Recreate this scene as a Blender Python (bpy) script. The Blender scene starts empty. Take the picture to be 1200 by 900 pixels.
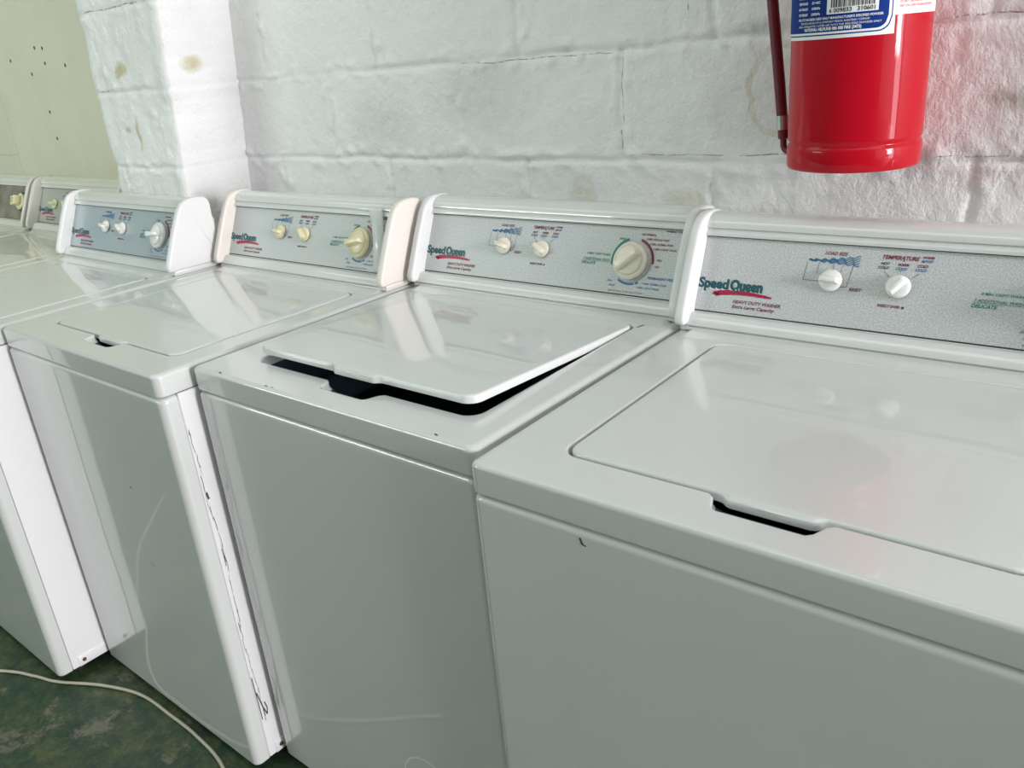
import bpy, bmesh, math, random
from mathutils import Vector, Matrix, noise
random.seed(7)
scene = bpy.context.scene
COL = scene.collection

# ------------------------------------------------------------------ camera, light, exposure
cam_d = bpy.data.cameras.new('camera'); cam_d.lens = 29.16; cam_d.sensor_width = 36; cam_d.sensor_fit = 'HORIZONTAL'
cam_d.clip_start = 0.02
cam = bpy.data.objects.new('camera', cam_d); COL.objects.link(cam)
R_ = Vector((0.77879723, 0.62138492, -0.08576515)); U_ = Vector((-0.1711199, 0.34200005, 0.92398807)); F_ = Vector((-0.60348393, 0.70492322, -0.37268002))
m = Matrix((R_, U_, -F_)).transposed().to_4x4(); m.translation = Vector((0.63091, -0.65129, 1.37742))
cam.matrix_world = m
scene.camera = cam
vs = scene.view_settings
vs.view_transform = 'Standard'; vs.look = 'None'; vs.gamma = 1; vs.use_curve_mapping = False
vs.exposure = 0.05

world = bpy.data.worlds.new('daylight'); scene.world = world; world.use_nodes = True
bg = world.node_tree.nodes['Background']
bg.inputs[0].default_value = (0.93, 0.96, 1.0, 1); bg.inputs[1].default_value = 0.9

def area(name, loc, rot, sx, sy, power, color):
    l = bpy.data.lights.new(name, 'AREA'); l.shape = 'RECTANGLE'; l.size = sx; l.size_y = sy; l.energy = power; l.color = color
    o = bpy.data.objects.new(name, l); COL.objects.link(o); o.location = loc; o.rotation_euler = rot
    return o
# overcast daylight from the bright yard beyond the wide shop opening on the right
area('yard_daylight', (10, -0.9, 1.5), (0, math.radians(90), 0), 2.0, 1.5, 430, (1.0, 0.965, 0.995))
area('yard_sky', (10, -0.9, 3.2), (0, math.radians(80), 0), 1.0, 2.0, 440, (1.0, 0.965, 0.995))
# added fill lights under the ceiling, lifting the decks and the wall
area('ceiling_fill', (-1.2, -0.55, 2.86), (0, 0, 0), 5.0, 0.5, 17, (0.95, 1.0, 0.95))
area('ceiling_fill', (2.2, -0.3, 2.86), (0, 0, 0), 1.2, 1.2, 8, (1.0, 0.985, 1.0))
# added fill for the machine fronts, high in the opposite wall behind the camera
area('front_left_fill', (-4.0, -3.15, 2.1), (math.radians(90), 0, 0), 2.6, 0.7, 74, (0.88, 1.0, 0.94))
# added fill at the right hand opening, brightening the wall and nearest lid
area('opening_edge_fill', (3.28, 0.35, 1.4), (0, math.radians(90), 0), 1.8, 0.5, 26, (1.0, 0.95, 1.0))

# ------------------------------------------------------------------ helpers
def node(nt, t, **kw):
    n = nt.nodes.new(t)
    for k, v in kw.items():
        if k.startswith('in_'):
            key = k[3:]; key = int(key) if key.isdigit() else key
            n.inputs[key].default_value = v
        else: setattr(n, k, v)
    return n
def base_mat(name, color=(0.8, 0.8, 0.8), rough=0.5, metal=0.0, coat=0.0, coat_rough=0.03, spec=0.5):
    mt = bpy.data.materials.new(name); mt.use_nodes = True
    nt = mt.node_tree; b = nt.nodes['Principled BSDF']
    b.inputs['Base Color'].default_value = (*color, 1); b.inputs['Roughness'].default_value = rough
    b.inputs['Metallic'].default_value = metal; b.inputs['Coat Weight'].default_value = coat
    b.inputs['Coat Roughness'].default_value = coat_rough; b.inputs['Specular IOR Level'].default_value = spec
    return mt, nt, b
def coords(nt, kind='Object'):
    return node(nt, 'ShaderNodeTexCoord').outputs[kind]
def noise_tex(nt, vec, scale, detail=3, rough=0.5):
    n = node(nt, 'ShaderNodeTexNoise'); n.inputs['Scale'].default_value = scale; n.inputs['Detail'].default_value = detail
    n.inputs['Roughness'].default_value = rough; nt.links.new(vec, n.inputs['Vector']); return n.outputs['Fac']
def ramp(nt, fac, stops):
    r = node(nt, 'ShaderNodeValToRGB'); nt.links.new(fac, r.inputs[0]); cr = r.color_ramp
    while len(cr.elements) < len(stops): cr.elements.new(0.5)
    for e, (p, c) in zip(cr.elements, stops): e.position = p; e.color = (*c, 1) if len(c) == 3 else c
    return r.outputs[0]
def math_(nt, op, a, b=None, c=None, clamp=False):
    n = node(nt, 'ShaderNodeMath', operation=op, use_clamp=clamp)
    for i, v in enumerate((a, b, c)):
        if v is None: continue
        if isinstance(v, (int, float)): n.inputs[i].default_value = v
        else: nt.links.new(v, n.inputs[i])
    return n.outputs[0]
def mixc(nt, fac, a, b):
    n = node(nt, 'ShaderNodeMix', data_type='RGBA')
    for i, v in ((0, fac), (6, a), (7, b)):
        if isinstance(v, (int, float)): n.inputs[i].default_value = v
        elif isinstance(v, tuple): n.inputs[i].default_value = (*v, 1)
        else: nt.links.new(v, n.inputs[i])
    return n.outputs[2]
def bump(nt, bsdf, height, strength, dist, coat=False):
    n = node(nt, 'ShaderNodeBump'); n.inputs['Strength'].default_value = strength; n.inputs['Distance'].default_value = dist
    nt.links.new(height, n.inputs['Height']); nt.links.new(n.outputs[0], bsdf.inputs['Normal'])
    if coat: nt.links.new(n.outputs[0], bsdf.inputs['Coat Normal'])
def enamel(name, color, rough=0.32, coat=1.0, wave=0.0006):
    mt, nt, b = base_mat(name, color, rough, coat=coat, coat_rough=0.035)
    v = coords(nt); n = noise_tex(nt, v, 3.2, 1); bump(nt, b, n, 0.35, wave * 10, True)
    n2 = noise_tex(nt, v, 2.3, 3)
    nt.links.new(mixc(nt, n2, tuple(c * 0.97 for c in color), tuple(min(1, c * 1.02) for c in color)), b.inputs['Base Color'])
    return mt

M = {}
M['enamel'] = enamel('white_enamel', (0.69, 0.71, 0.69))
M['enamel_lit_side'] = enamel('white_enamel_lit_side', (0.86, 0.855, 0.865), rough=0.4, coat=0.6)  # same white enamel, colour lightened to paint in the light on the sides
M['enamel_old'] = enamel('aged_enamel', (0.70, 0.69, 0.62))
M['plastic'] = base_mat('white_plastic', (0.74, 0.745, 0.74), 0.38, coat=0.15, coat_rough=0.2)[0]
M['plastic_cream'] = base_mat('yellowed_plastic', (0.76, 0.71, 0.655), 0.42)[0]
M['plastic_aged'] = base_mat('aged_plastic', (0.66, 0.65, 0.59), 0.4)[0]
M['knob_white'] = base_mat('white_knob', (0.86, 0.855, 0.82), 0.3, coat=0.2, coat_rough=0.15)[0]
M['knob_cream'] = base_mat('cream_knob', (0.83, 0.79, 0.66), 0.32, coat=0.2, coat_rough=0.15)[0]
M['knob_yellow'] = base_mat('yellowed_knob', (0.78, 0.71, 0.46), 0.35, coat=0.2, coat_rough=0.15)[0]
M['knob_green'] = base_mat('pale_green_knob', (0.66, 0.70, 0.40), 0.35, coat=0.2, coat_rough=0.15)[0]
M['dark'] = base_mat('dark_tub_and_recess_shade', (0.035, 0.075, 0.10), 0.4)[0]
M['gap_shade'] = base_mat('dark_gap', (0.05, 0.06, 0.07), 0.6)[0]
M['rubber'] = base_mat('black_rubber', (0.02, 0.02, 0.022), 0.7)[0]
M['steel'] = base_mat('zinc_steel', (0.55, 0.55, 0.54), 0.35, metal=1)[0]
M['rust'] = base_mat('rusty_screw', (0.10, 0.045, 0.025), 0.8)[0]
M['chip'] = base_mat('chipped_paint', (0.07, 0.06, 0.065), 0.8)[0]
M['faint'] = base_mat('faint_mark', (0.84, 0.86, 0.84), 0.5)[0]
M['red_print'] = base_mat('red_print', (0.22, 0.015, 0.05), 0.5)[0]
M['swoosh_red'] = base_mat('crimson_print', (0.40, 0.005, 0.05), 0.4)[0]
M['blue_print'] = base_mat('blue_print', (0.06, 0.18, 0.36), 0.5)[0]
M['navy_print'] = base_mat('navy_print', (0.02, 0.06, 0.16), 0.5)[0]
M['teal_print'] = base_mat('teal_print', (0.01, 0.24, 0.24), 0.5)[0]
M['green_print'] = base_mat('green_print', (0.005, 0.20, 0.13), 0.5)[0]
M['black_print'] = base_mat('black_print', (0.02, 0.025, 0.03), 0.5)[0]
M['brand_print'] = base_mat('dark_teal_print', (0.015, 0.09, 0.11), 0.4)[0]
M['white_print'] = base_mat('white_print', (0.85, 0.86, 0.86), 0.5)[0]
M['label_blue'] = base_mat('label_blue', (0.002, 0.030, 0.20), 0.6, spec=0.15)[0]
M['label_white'] = base_mat('label_white', (0.80, 0.81, 0.82), 0.4)[0]
M['label_red'] = base_mat('label_red_text', (0.60, 0.05, 0.05), 0.5)[0]

def panel_mat(name, a, b_, rough, metal=0.0, coat=0.0):
    mt, nt, b = base_mat(name, a, rough, metal=metal, coat=coat, coat_rough=0.12)
    v = coords(nt); n = noise_tex(nt, v, 430, 2, 0.7)
    nt.links.new(ramp(nt, n, [(0.38, a), (0.62, b_)]), b.inputs['Base Color'])
    return mt
M['panel'] = panel_mat('speckled_silver_panel', (0.45, 0.48, 0.48), (0.66, 0.685, 0.685), 0.42, coat=0.4)
M['panel_dark'] = panel_mat('speckled_blue_grey_panel', (0.30, 0.35, 0.39), (0.50, 0.56, 0.60), 0.3, metal=0.1, coat=0.6)
M['panel_aged'] = panel_mat('aged_grey_panel', (0.30, 0.31, 0.28), (0.46, 0.47, 0.43), 0.35, coat=0.4)
mt, nt, b = base_mat('tarnished_brown_panel', (0.3, 0.25, 0.2), 0.28, metal=0.5, coat=0.5, coat_rough=0.1)
nt.links.new(ramp(nt, noise_tex(nt, coords(nt), 14, 5), [(0.35, (0.20, 0.17, 0.13)), (0.65, (0.42, 0.37, 0.30))]), b.inputs['Base Color']); M['panel_brown'] = mt
# peeled clear film
mt, nt, b = base_mat('clear_plastic_film', (0.9, 0.92, 0.92), 0.12, coat=0.0); b.inputs['Alpha'].default_value = 0.55; M['film'] = mt
# extinguisher reds
mt, nt, b = base_mat('red_gloss_paint', (0.44, 0.001, 0.011), 0.45, coat=0.45, coat_rough=0.04, spec=0.1)
bump(nt, b, noise_tex(nt, coords(nt), 9, 2), 0.2, 0.004, True); M['red'] = mt
M['hose'] = base_mat('dark_red_hose', (0.12, 0.006, 0.014), 0.45)[0]
M['brass'] = base_mat('brass', (0.6, 0.42, 0.16), 0.3, metal=1)[0]
M['cord'] = base_mat('dusty_white_cord', (0.46, 0.44, 0.34), 0.6)[0]

def blob(nt, sx, sz, cx, cz, rx, rz, sy=None, cy=0, ry=1):
    a = math_(nt, 'MULTIPLY', math_(nt, 'SUBTRACT', sx, cx), 1 / rx); c = math_(nt, 'MULTIPLY', math_(nt, 'SUBTRACT', sz, cz), 1 / rz)
    d = math_(nt, 'ADD', math_(nt, 'MULTIPLY', a, a), math_(nt, 'MULTIPLY', c, c))
    if sy is not None:
        e = math_(nt, 'MULTIPLY', math_(nt, 'SUBTRACT', sy, cy), 1 / ry); d = math_(nt, 'ADD', d, math_(nt, 'MULTIPLY', e, e))
    return math_(nt, 'SUBTRACT', 1.0, d, clamp=True)
def seg(nt, sx, sz, horiz, pos, a, b_, w):
    u, v = (sz, sx) if horiz else (sx, sz)
    d = math_(nt, 'LESS_THAN', math_(nt, 'ABSOLUTE', math_(nt, 'SUBTRACT', u, pos)), w)
    return math_(nt, 'MULTIPLY', d, math_(nt, 'MULTIPLY', math_(nt, 'GREATER_THAN', v, a), math_(nt, 'LESS_THAN', v, b_)))
def wall_mat(name, c1, c2, stains, cracks, dots=(), fine=0.55, rough=0.55, ring=None):
    mt, nt, b = base_mat(name, c1, rough)
    v = coords(nt); s = node(nt, 'ShaderNodeSeparateXYZ'); nt.links.new(v, s.inputs[0])
    wob = noise_tex(nt, v, 18, 3); wx = math_(nt, 'MULTIPLY_ADD', math_(nt, 'SUBTRACT', wob, 0.5), 0.03, s.outputs[0]); wz = math_(nt, 'MULTIPLY_ADD', math_(nt, 'SUBTRACT', wob, 0.5), 0.022, s.outputs[2])
    col = mixc(nt, ramp(nt, noise_tex(nt, v, 3.1, 5, 0.6), [(0.3, (0, 0, 0)), (0.7, (1, 1, 1))]), c1, c2)
    spots = noise_tex(nt, v, 45, 4, 0.6)
    for (cx, cz, rx, rz, color, amt, *yy) in stains:
        m_ = math_(nt, 'MULTIPLY', blob(nt, wx, wz, cx, cz, rx, rz, *((s.outputs[1], yy[0], yy[1]) if yy else ())), math_(nt, 'MULTIPLY', spots, 2 * amt), clamp=True)
        col = mixc(nt, m_, col, color)
    if ring:
        cx, cz, r0, color = ring
        o_ = blob(nt, wx, wz, cx, cz, r0, r0 * 1.25)
        m_ = math_(nt, 'SUBTRACT', math_(nt, 'GREATER_THAN', o_, 0.02), math_(nt, 'GREATER_THAN', o_, 0.33), clamp=True)
        col = mixc(nt, math_(nt, 'MULTIPLY', m_, math_(nt, 'MULTIPLY', spots, 0.55)), col, color)
    mp = node(nt, 'ShaderNodeMapping'); mp.inputs['Scale'].default_value = (1, 1, 0.75); nt.links.new(v, mp.inputs['Vector'])
    patch = ramp(nt, noise_tex(nt, v, 4.5, 3, 0.6), [(0.35, (0.25, 0.25, 0.25)), (0.7, (1, 1, 1))])
    hgt = math_(nt, 'ADD', math_(nt, 'MULTIPLY', noise_tex(nt, mp.outputs[0], 115, 4, 0.65), 1.0), math_(nt, 'MULTIPLY', math_(nt, 'MULTIPLY', noise_tex(nt, v, 55, 5, 0.7), patch), 2.0))
    fx = math_(nt, 'MULTIPLY_ADD', math_(nt, 'SUBTRACT', noise_tex(nt, v, 30, 2), 0.5), 0.007, s.outputs[0]); fz = math_(nt, 'MULTIPLY_ADD', math_(nt, 'SUBTRACT', noise_tex(nt, v, 22, 3), 0.5), 0.012, s.outputs[2])
    for cr in cracks:
        m_ = seg(nt, fx, fz, *cr)
        m_ = math_(nt, 'MULTIPLY', m_, ramp(nt, noise_tex(nt, v, 60, 2, 0.6), [(0.40, (0.1, 0.1, 0.1)), (0.60, (1, 1, 1))])); col = mixc(nt, math_(nt, 'MULTIPLY', m_, 0.75), col, (0.16, 0.16, 0.15)); hgt = math_(nt, 'SUBTRACT', hgt, math_(nt, 'MULTIPLY', m_, 2.0))
    for (cx, cz) in dots:
        m_ = math_(nt, 'GREATER_THAN', blob(nt, s.outputs[0], s.outputs[2], cx, cz, 0.0065, 0.0065), 0.0)
        col = mixc(nt, m_, col, (0.03, 0.03, 0.03))
    nt.links.new(col, b.inputs['Base Color'])
    bump(nt, b, hgt, fine, 0.0035)
    return mt
OLIVE = (0.56, 0.51, 0.33)
M['wall'] = wall_mat('white_painted_blockwork', (0.85, 0.85, 0.845), (0.91, 0.905, 0.905),
    [(-0.36, 1.085, 0.04, 0.05, (0.66, 0.64, 0.50), 0.7), (-0.13, 1.08, 0.06, 0.03, (0.64, 0.62, 0.48), 0.7), (0.02, 1.26, 0.13, 0.10, (0.62, 0.62, 0.57), 0.45),
     (-0.62, 1.29, 0.18, 0.09, (0.66, 0.68, 0.66), 0.5), (-0.95, 1.24, 0.14, 0.10, (0.66, 0.68, 0.66), 0.5), (0.02, 1.375, 0.06, 0.018, (0.5, 0.5, 0.48), 0.7), (0.40, 1.25, 0.05, 0.02, (0.5, 0.49, 0.42), 0.7)],
    [(True, 1.357, -0.66, -0.27, 0.0010), (False, -0.257, 1.225, 1.355, 0.0009), (True, 1.168, -0.02, 0.115, 0.0011), (False, -0.262, 1.18, 1.215, 0.001), (True, 1.166, -0.24, -0.05, 0.0007),
     (True, 1.168, 0.30, 0.62, 0.0007), (True, 1.366, 0.30, 0.62, 0.0009), (False, -0.118, 1.40, 1.43, 0.0014)],
    ring=(0.055, 1.275, 0.062, (0.50, 0.40, 0.20)))
M['pillar'] = wall_mat('white_painted_pillar', (0.76, 0.775, 0.76), (0.86, 0.855, 0.85),
    [(-1.72, 1.42, 0.035, 0.025, OLIVE, 1.1, .58, .05), (-1.745, 1.41, 0.022, 0.018, OLIVE, 1.0, .58, .05), (-1.51, 1.415, 0.08, 0.025, OLIVE, 1.0, .655, .04), (-1.71, 1.25, 0.010, 0.055, OLIVE, 1.0, .58, .05), (-1.76, 1.26, 0.02, 0.012, OLIVE, .8, .58, .05)],
    [(True, 1.572, -1.85, -1.56, 0.0014), (True, 1.366, -1.88, -1.80, 0.001)], fine=0.7)
M['wall_smooth'] = wall_mat('smooth_olive_painted_wall', (0.66, 0.63, 0.50), (0.74, 0.71, 0.58), [(-3.3, 1.3, 0.25, 0.3, (0.62, 0.58, 0.48), 0.5)],
    [(False, -3.135, 1.08, 2.0, 0.0016), (True, 1.152, -3.6, -3.14, 0.0016)],
    dots=[(-2.66, 1.525), (-2.72, 1.53), (-2.67, 1.475), (-2.52, 1.46), (-2.80, 1.445), (-2.74, 1.31), (-2.74, 1.215), (-2.95, 1.50)], fine=0.12, rough=0.3)
M['wall_plain'] = wall_mat('grey_green_painted_wall', (0.20, 0.235, 0.215), (0.24, 0.275, 0.255), [], [], fine=0.3)
M['ceiling'] = base_mat('white_ceiling', (0.72, 0.74, 0.73), 0.8)[0]
mt, nt, b = base_mat('worn_green_floor_paint', (0.05, 0.1, 0.06), 0.5)
v = coords(nt)
c = ramp(nt, noise_tex(nt, v, 17, 9, 0.82), [(0.38, (0.008, 0.028, 0.018)), (0.48, (0.022, 0.055, 0.025)), (0.56, (0.06, 0.085, 0.03)), (0.68, (0.15, 0.14, 0.075))])
w = ramp(nt, noise_tex(nt, v, 7.5, 8, 0.75), [(0.555, (0, 0, 0)), (0.60, (1, 1, 1))])
c = mixc(nt, math_(nt, 'MULTIPLY', w, 0.5), c, (0.26, 0.215, 0.165))
c = mixc(nt, ramp(nt, noise_tex(nt, v, 70, 3, 0.7), [(0.45, (0, 0, 0)), (0.7, (0.45, 0.45, 0.45))]), c, (0.02, 0.035, 0.02))
nt.links.new(c, b.inputs['Base Color']); bump(nt, b, noise_tex(nt, v, 40, 5, 0.7), 0.5, 0.004); M['floor'] = mt

def link(name, me, mats, parent=None, smooth=True, wn=False):
    o = bpy.data.objects.new(name, me); COL.objects.link(o)
    if not isinstance(mats, (list, tuple)): mats = [mats]
    if len(me.materials) == 0:
        for mm in mats: me.materials.append(mm)
    else:
        for i, mm in enumerate(mats):
            if me.materials[i] != mm:
                o.material_slots[i].link = 'OBJECT'; o.material_slots[i].material = mm
    if parent: o.parent = parent
    if wn:
        w_ = o.modifiers.new('normals', 'WEIGHTED_NORMAL'); w_.keep_sharp = True; w_.weight = 90
    return o
def finish(bm, name, smooth=True, sharp=None):
    bmesh.ops.recalc_face_normals(bm, faces=bm.faces)
    for f in bm.faces: f.smooth = smooth and len(f.verts) <= 8
    big = [f for f in bm.faces if len(f.verts) > 8]
    if big: bmesh.ops.triangulate(bm, faces=big, ngon_method='BEAUTY')
    if sharp is not None:
        for e in bm.edges:
            if len(e.link_faces) == 2 and e.calc_face_angle(0) > sharp: e.smooth = False
    me = bpy.data.meshes.new(name); bm.to_mesh(me); bm.free(); return me
CACHE = {}
def cached(key, fn):
    if key not in CACHE: CACHE[key] = fn()
    return CACHE[key]
def tag(o, label=None, cat=None, group=None, kind=None):
    if label: o['label'] = label
    if cat: o['category'] = cat
    if group: o['group'] = group
    if kind: o['kind'] = kind
    return o
def add_box(bm, x0, x1, y0, y1, z0, z1, bev=0.0, segs=2, sel=None):
    r = bmesh.ops.create_cube(bm, size=1)
    vs_ = r['verts']
    for v_ in vs_: v_.co = Vector((x0 + (v_.co.x + .5) * (x1 - x0), y0 + (v_.co.y + .5) * (y1 - y0), z0 + (v_.co.z + .5) * (z1 - z0)))
    es = {e for v_ in vs_ for e in v_.link_edges}
    if bev:
        if sel: es = {e for e in es if sel(e)}
        bmesh.ops.bevel(bm, geom=list(es), offset=bev, segments=segs, profile=0.5, affect='EDGES')
def loops_mesh(bm, loops, cap0=False, cap1=False, closed=True):
    rings = [[bm.verts.new(p) for p in L] for L in loops]
    n = len(rings[0])
    for a, b_ in zip(rings, rings[1:]):
        for i in range(n if closed else n - 1):
            j = (i + 1) % n
            bm.faces.new((a[i], a[j], b_[j], b_[i]))
    if cap0: bm.faces.new(list(reversed(rings[0])))
    if cap1: bm.faces.new(rings[-1])
    return rings
def lathe(bm, prof, n=48, mat=None):
    rings = []
    for r, z in prof:
        rings.append([(r * math.cos(2 * math.pi * i / n), r * math.sin(2 * math.pi * i / n), z) for i in range(n)])
    before = set(bm.verts)
    loops_mesh(bm, rings, cap0=prof[0][0] > 1e-6, cap1=prof[-1][0] > 1e-6)
    if mat is not None:
        for v_ in set(bm.verts) - before: v_.co = mat @ v_.co
def smooth_path(pts, n=8):
    out = []; P = [Vector(p) for p in pts]; P = [2 * P[0] - P[1]] + P + [2 * P[-1] - P[-2]]
    for i in range(1, len(P) - 2):
        for k in range(n):
            t = k / n; a, b_, c_, d_ = P[i - 1], P[i], P[i + 1], P[i + 2]
            out.append(0.5 * ((2 * b_) + (c_ - a) * t + (2 * a - 5 * b_ + 4 * c_ - d_) * t * t + (3 * b_ - a - 3 * c_ + d_) * t ** 3))
    out.append(P[-2]); return out
def tube(bm, path, r, n=10):
    rings = []; up = Vector((0, 0, 1))
    for i, p in enumerate(path):
        t = (path[min(i + 1, len(path) - 1)] - path[max(i - 1, 0)]).normalized()
        a = t.cross(up)
        if a.length < 1e-3: a = t.cross(Vector((1, 0, 0)))
        a.normalize(); b_ = a.cross(t)
        rr = r(i / (len(path) - 1)) if callable(r) else r
        rings.append([p + rr * (math.cos(2 * math.pi * k / n) * a + math.sin(2 * math.pi * k / n) * b_) for k in range(n)])
    loops_mesh(bm, rings, True, True)

# ------------------------------------------------------------------ text
def text_mesh(s, size, bold=0.0, shear=0.0, align='LEFT', sx=1.0):
    cu = bpy.data.curves.new('lettering', 'FONT'); cu.body = s; cu.size = size; cu.shear = shear; cu.offset = bold * size; cu.align_x = align
    cu.resolution_u = 3; cu.space_character = 1.0
    o = bpy.data.objects.new('lettering', cu); COL.objects.link(o)
    dg = bpy.context.evaluated_depsgraph_get(); me = bpy.data.meshes.new_from_object(o.evaluated_get(dg))
    verts = [(v_.co.x * sx, v_.co.y) for v_ in me.vertices]; faces = [tuple(p.vertices) for p in me.polygons]
    bpy.data.objects.remove(o); bpy.data.curves.remove(cu); bpy.data.meshes.remove(me)
    return verts, faces
def put_text(bm, s, x, y, size, bold=0.0, shear=0.0, z=0.0004, align='LEFT', width=None, rot=0.0, f=None):
    V, Fc = text_mesh(s, size, bold, shear, align)
    if width and V:
        w_ = max(a for a, _ in V) - min(a for a, _ in V); k = width / w_; V = [(a * k, c_) for a, c_ in V]
    ca, sa = math.cos(rot), math.sin(rot)
    vv = []
    for a, c_ in V:
        px, py = x + a * ca - c_ * sa, y + a * sa + c_ * ca
        vv.append(bm.verts.new(f(px, py, z) if f else (px, py, z)))
    for fc in Fc:
        try: bm.faces.new([vv[i] for i in fc])
        except ValueError: pass
def quad(bm, pts, z=0.0004, f=None):
    bm.faces.new([bm.verts.new(f(x, y, z) if f else (x, y, z)) for x, y in pts])
def stroke(bm, pts, w, z=0.0004):
    for (x0, y0), (x1, y1) in zip(pts, pts[1:]):
        d = Vector((x1 - x0, y1 - y0)).normalized() * w / 2; n_ = Vector((-d.y, d.x))
        quad(bm, [(x0 - d.x * .3 - n_.x, y0 - d.y * .3 - n_.y), (x1 + d.x * .3 - n_.x, y1 + d.y * .3 - n_.y), (x1 + d.x * .3 + n_.x, y1 + d.y * .3 + n_.y), (x0 - d.x * .3 + n_.x, y0 - d.y * .3 + n_.y)], z)
def raw(bm, name):
    me = bpy.data.meshes.new(name); bm.to_mesh(me); bm.free(); return me

# ------------------------------------------------------------------ room
WY = 0.79; CEIL = 2.9
XL, XR, YF = -6.0, 3.3, -3.2
def joint(x, z):
    """groove depth of the painted block joints"""
    course = (z - 1.155) / 0.2065; k = math.floor(course); fr = course - k
    dz = min(fr, 1 - fr) * 0.2065
    wz = noise.noise(Vector((x * 9, 3.1, z * 4))) * 0.006
    dz = abs((fr if fr < .5 else fr - 1) * 0.2065 + wz)
    off = -0.26 if k % 2 == 0 else -0.07 - 0.0
    L = 0.431; fx = (x - off + noise.noise(Vector((x * 3, 7.7, z * 16))) * 0.008) / L; fx -= math.floor(fx)
    dx = min(fx, 1 - fx) * L
    amp = 0.55 + 0.9 * noise.noise(Vector((x * 5, 0.4, z * 5)))
    g = 0.0085 * max(0.18, amp) * math.exp(-(dz / 0.0055) ** 2) + 0.0060 * max(0.08, amp - .1) * math.exp(-(dx / 0.006) ** 2)
    near = max(math.exp(-((dz - 0.012) / 0.014) ** 2), .8 * math.exp(-((dx - 0.010) / 0.016) ** 2))
    g -= 0.0075 * near * max(0, noise.noise(Vector((x * 34, 1.4, z * 40))) + .05)
    return g
def relief(x, z, s=0.0):
    return 0.004 * noise.noise(Vector((x * 3, s, z * 3))) + 0.0014 * noise.noise(Vector((x * 15, s + 3, z * 13))) + 0.0012 * noise.noise(Vector((x * 48, s, z * 40))) + 0.0006 * noise.noise(Vector((x * 110, s, z * 95)))
def span(a, b_, fa, fb, fine, coarse):
    out = [a]; x = a
    while x < b_ - 1e-6:
        x += fine if fa <= x < fb else coarse
        out.append(min(x, b_))
    return out
xs = span(-1.60, XR, -1.60, 0.95, 0.006, 0.06); zs = span(0, CEIL, 0.96, 1.68, 0.005, 0.06)
bm = bmesh.new(); grid = [[bm.verts.new((x, WY - relief(x, z) + joint(x, z), z)) for x in xs] for z in zs]
for r0, r1 in zip(grid, grid[1:]):
    for i in range(len(xs) - 1): bm.faces.new((r0[i], r0[i + 1], r1[i + 1], r1[i]))
me = bpy.data.meshes.new('wall_back'); 
for f in bm.faces: f.smooth = True
bm.to_mesh(me); bm.free()
tag(link('wall_back', me, M['wall']), 'white painted concrete block wall behind the washing machines', 'wall', kind='structure')
# pillar
bm = bmesh.new(); rows = []
for z in zs:
    xr = -1.537 + 0.062 * max(-0.6, min(1.6, (z - 1.09) / 0.48)); xl = -1.905
    path = []
    for i in range(30): path.append((xr - 0.012 * 0, 0.84 + (0.58 - 0.84) * i / 29))
    k = 44
    for i in range(1, k + 1): path.append((xr + (xl - xr) * i / k, 0.58))
    for i in range(1, 30): path.append((xl, 0.58 + (0.84 - 0.58) * i / 29))
    row = []
    for i, (x, y) in enumerate(path):
        a = path[max(i - 2, 0)]; b_ = path[min(i + 2, len(path) - 1)]
        t = Vector((b_[0] - a[0], b_[1] - a[1])).normalized(); n_ = Vector((-t.y, t.x)) * -1
        # outward = away from pillar centre
        c_ = Vector((x - (xr + xl) / 2, y - 0.8)); 
        if n_.dot(c_) < 0: n_ = -n_
        h = relief(x * 1.3, z, 5 + y) * 1.3
        edge = min(abs(x - xr) + abs(y - .58), abs(x - xl) + abs(y - .58))
        h -= 0.006 * math.exp(-(edge / 0.012) ** 2) + 0.010 * math.exp(-(edge / 0.03) ** 2) * (noise.noise(Vector((z * 14, 2.2, x * 3))) )
        h -= joint(x + 0.9, z) * (0.9 if y < .585 else .4)
        row.append(bm.verts.new((x + n_.x * h, y + n_.y * h, z)))
    rows.append(row)
for r0, r1 in zip(rows, rows[1:]):
    for i in range(len(r0) - 1): bm.faces.new((r0[i + 1], r0[i], r1[i], r1[i + 1]))
bmesh.ops.recalc_face_normals(bm, faces=bm.faces)
for f in bm.faces: f.smooth = True
me = bpy.data.meshes.new('wall_pillar'); bm.to_mesh(me); bm.free()
tag(link('wall_pillar', me, M['pillar']), 'white painted block pillar standing out from the wall behind the fourth machine', 'pillar', kind='structure')
def slab(name, x0, x1, y0, y1, z0, z1, mat, label, cat, extra=None):
    bm = bmesh.new()
    for bx in [(x0, x1, y0, y1, z0, z1)] if extra is None else extra: add_box(bm, *bx)
    return tag(link(name, finish(bm, name, False), mat), label, cat, kind='structure')
slab('wall_back_left', XL, -1.72, 0.80, 0.90, 0, CEIL, M['wall_smooth'], 'smooth olive cream painted wall beyond the pillar', 'wall')
slab('wall_left', XL - .1, XL, YF, .9, 0, CEIL, M['wall_plain'], 'far left end wall of the room', 'wall')
slab('wall_front', 0, 0, 0, 0, 0, 0, M['wall_plain'], 'grey green wall facing the washing machines', 'wall',
     extra=[(XL, -5.35, YF - .1, YF, 0, CEIL), (-2.65, XR, YF - .1, YF, 0, CEIL), (-5.35, -2.65, YF - .1, YF, 2.5, CEIL), (-5.35, -2.65, YF - .1, YF, 0, 1.7)])  # high opening added to hold the fill light
slab('wall_right', 0, 0, 0, 0, 0, 0, M['wall_plain'], 'right hand wall around the wide shop opening', 'wall',
     extra=[(XR, XR + .1, 0.6, .9, 0, CEIL), (XR, XR + .1, YF, -1.5, 0, CEIL), (XR, XR + .1, -1.5, 0.6, 2.55, CEIL)])
slab('ceiling', XL, XR, YF, .9, CEIL, CEIL + .1, M['ceiling'], 'white ceiling', 'ceiling')
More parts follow.
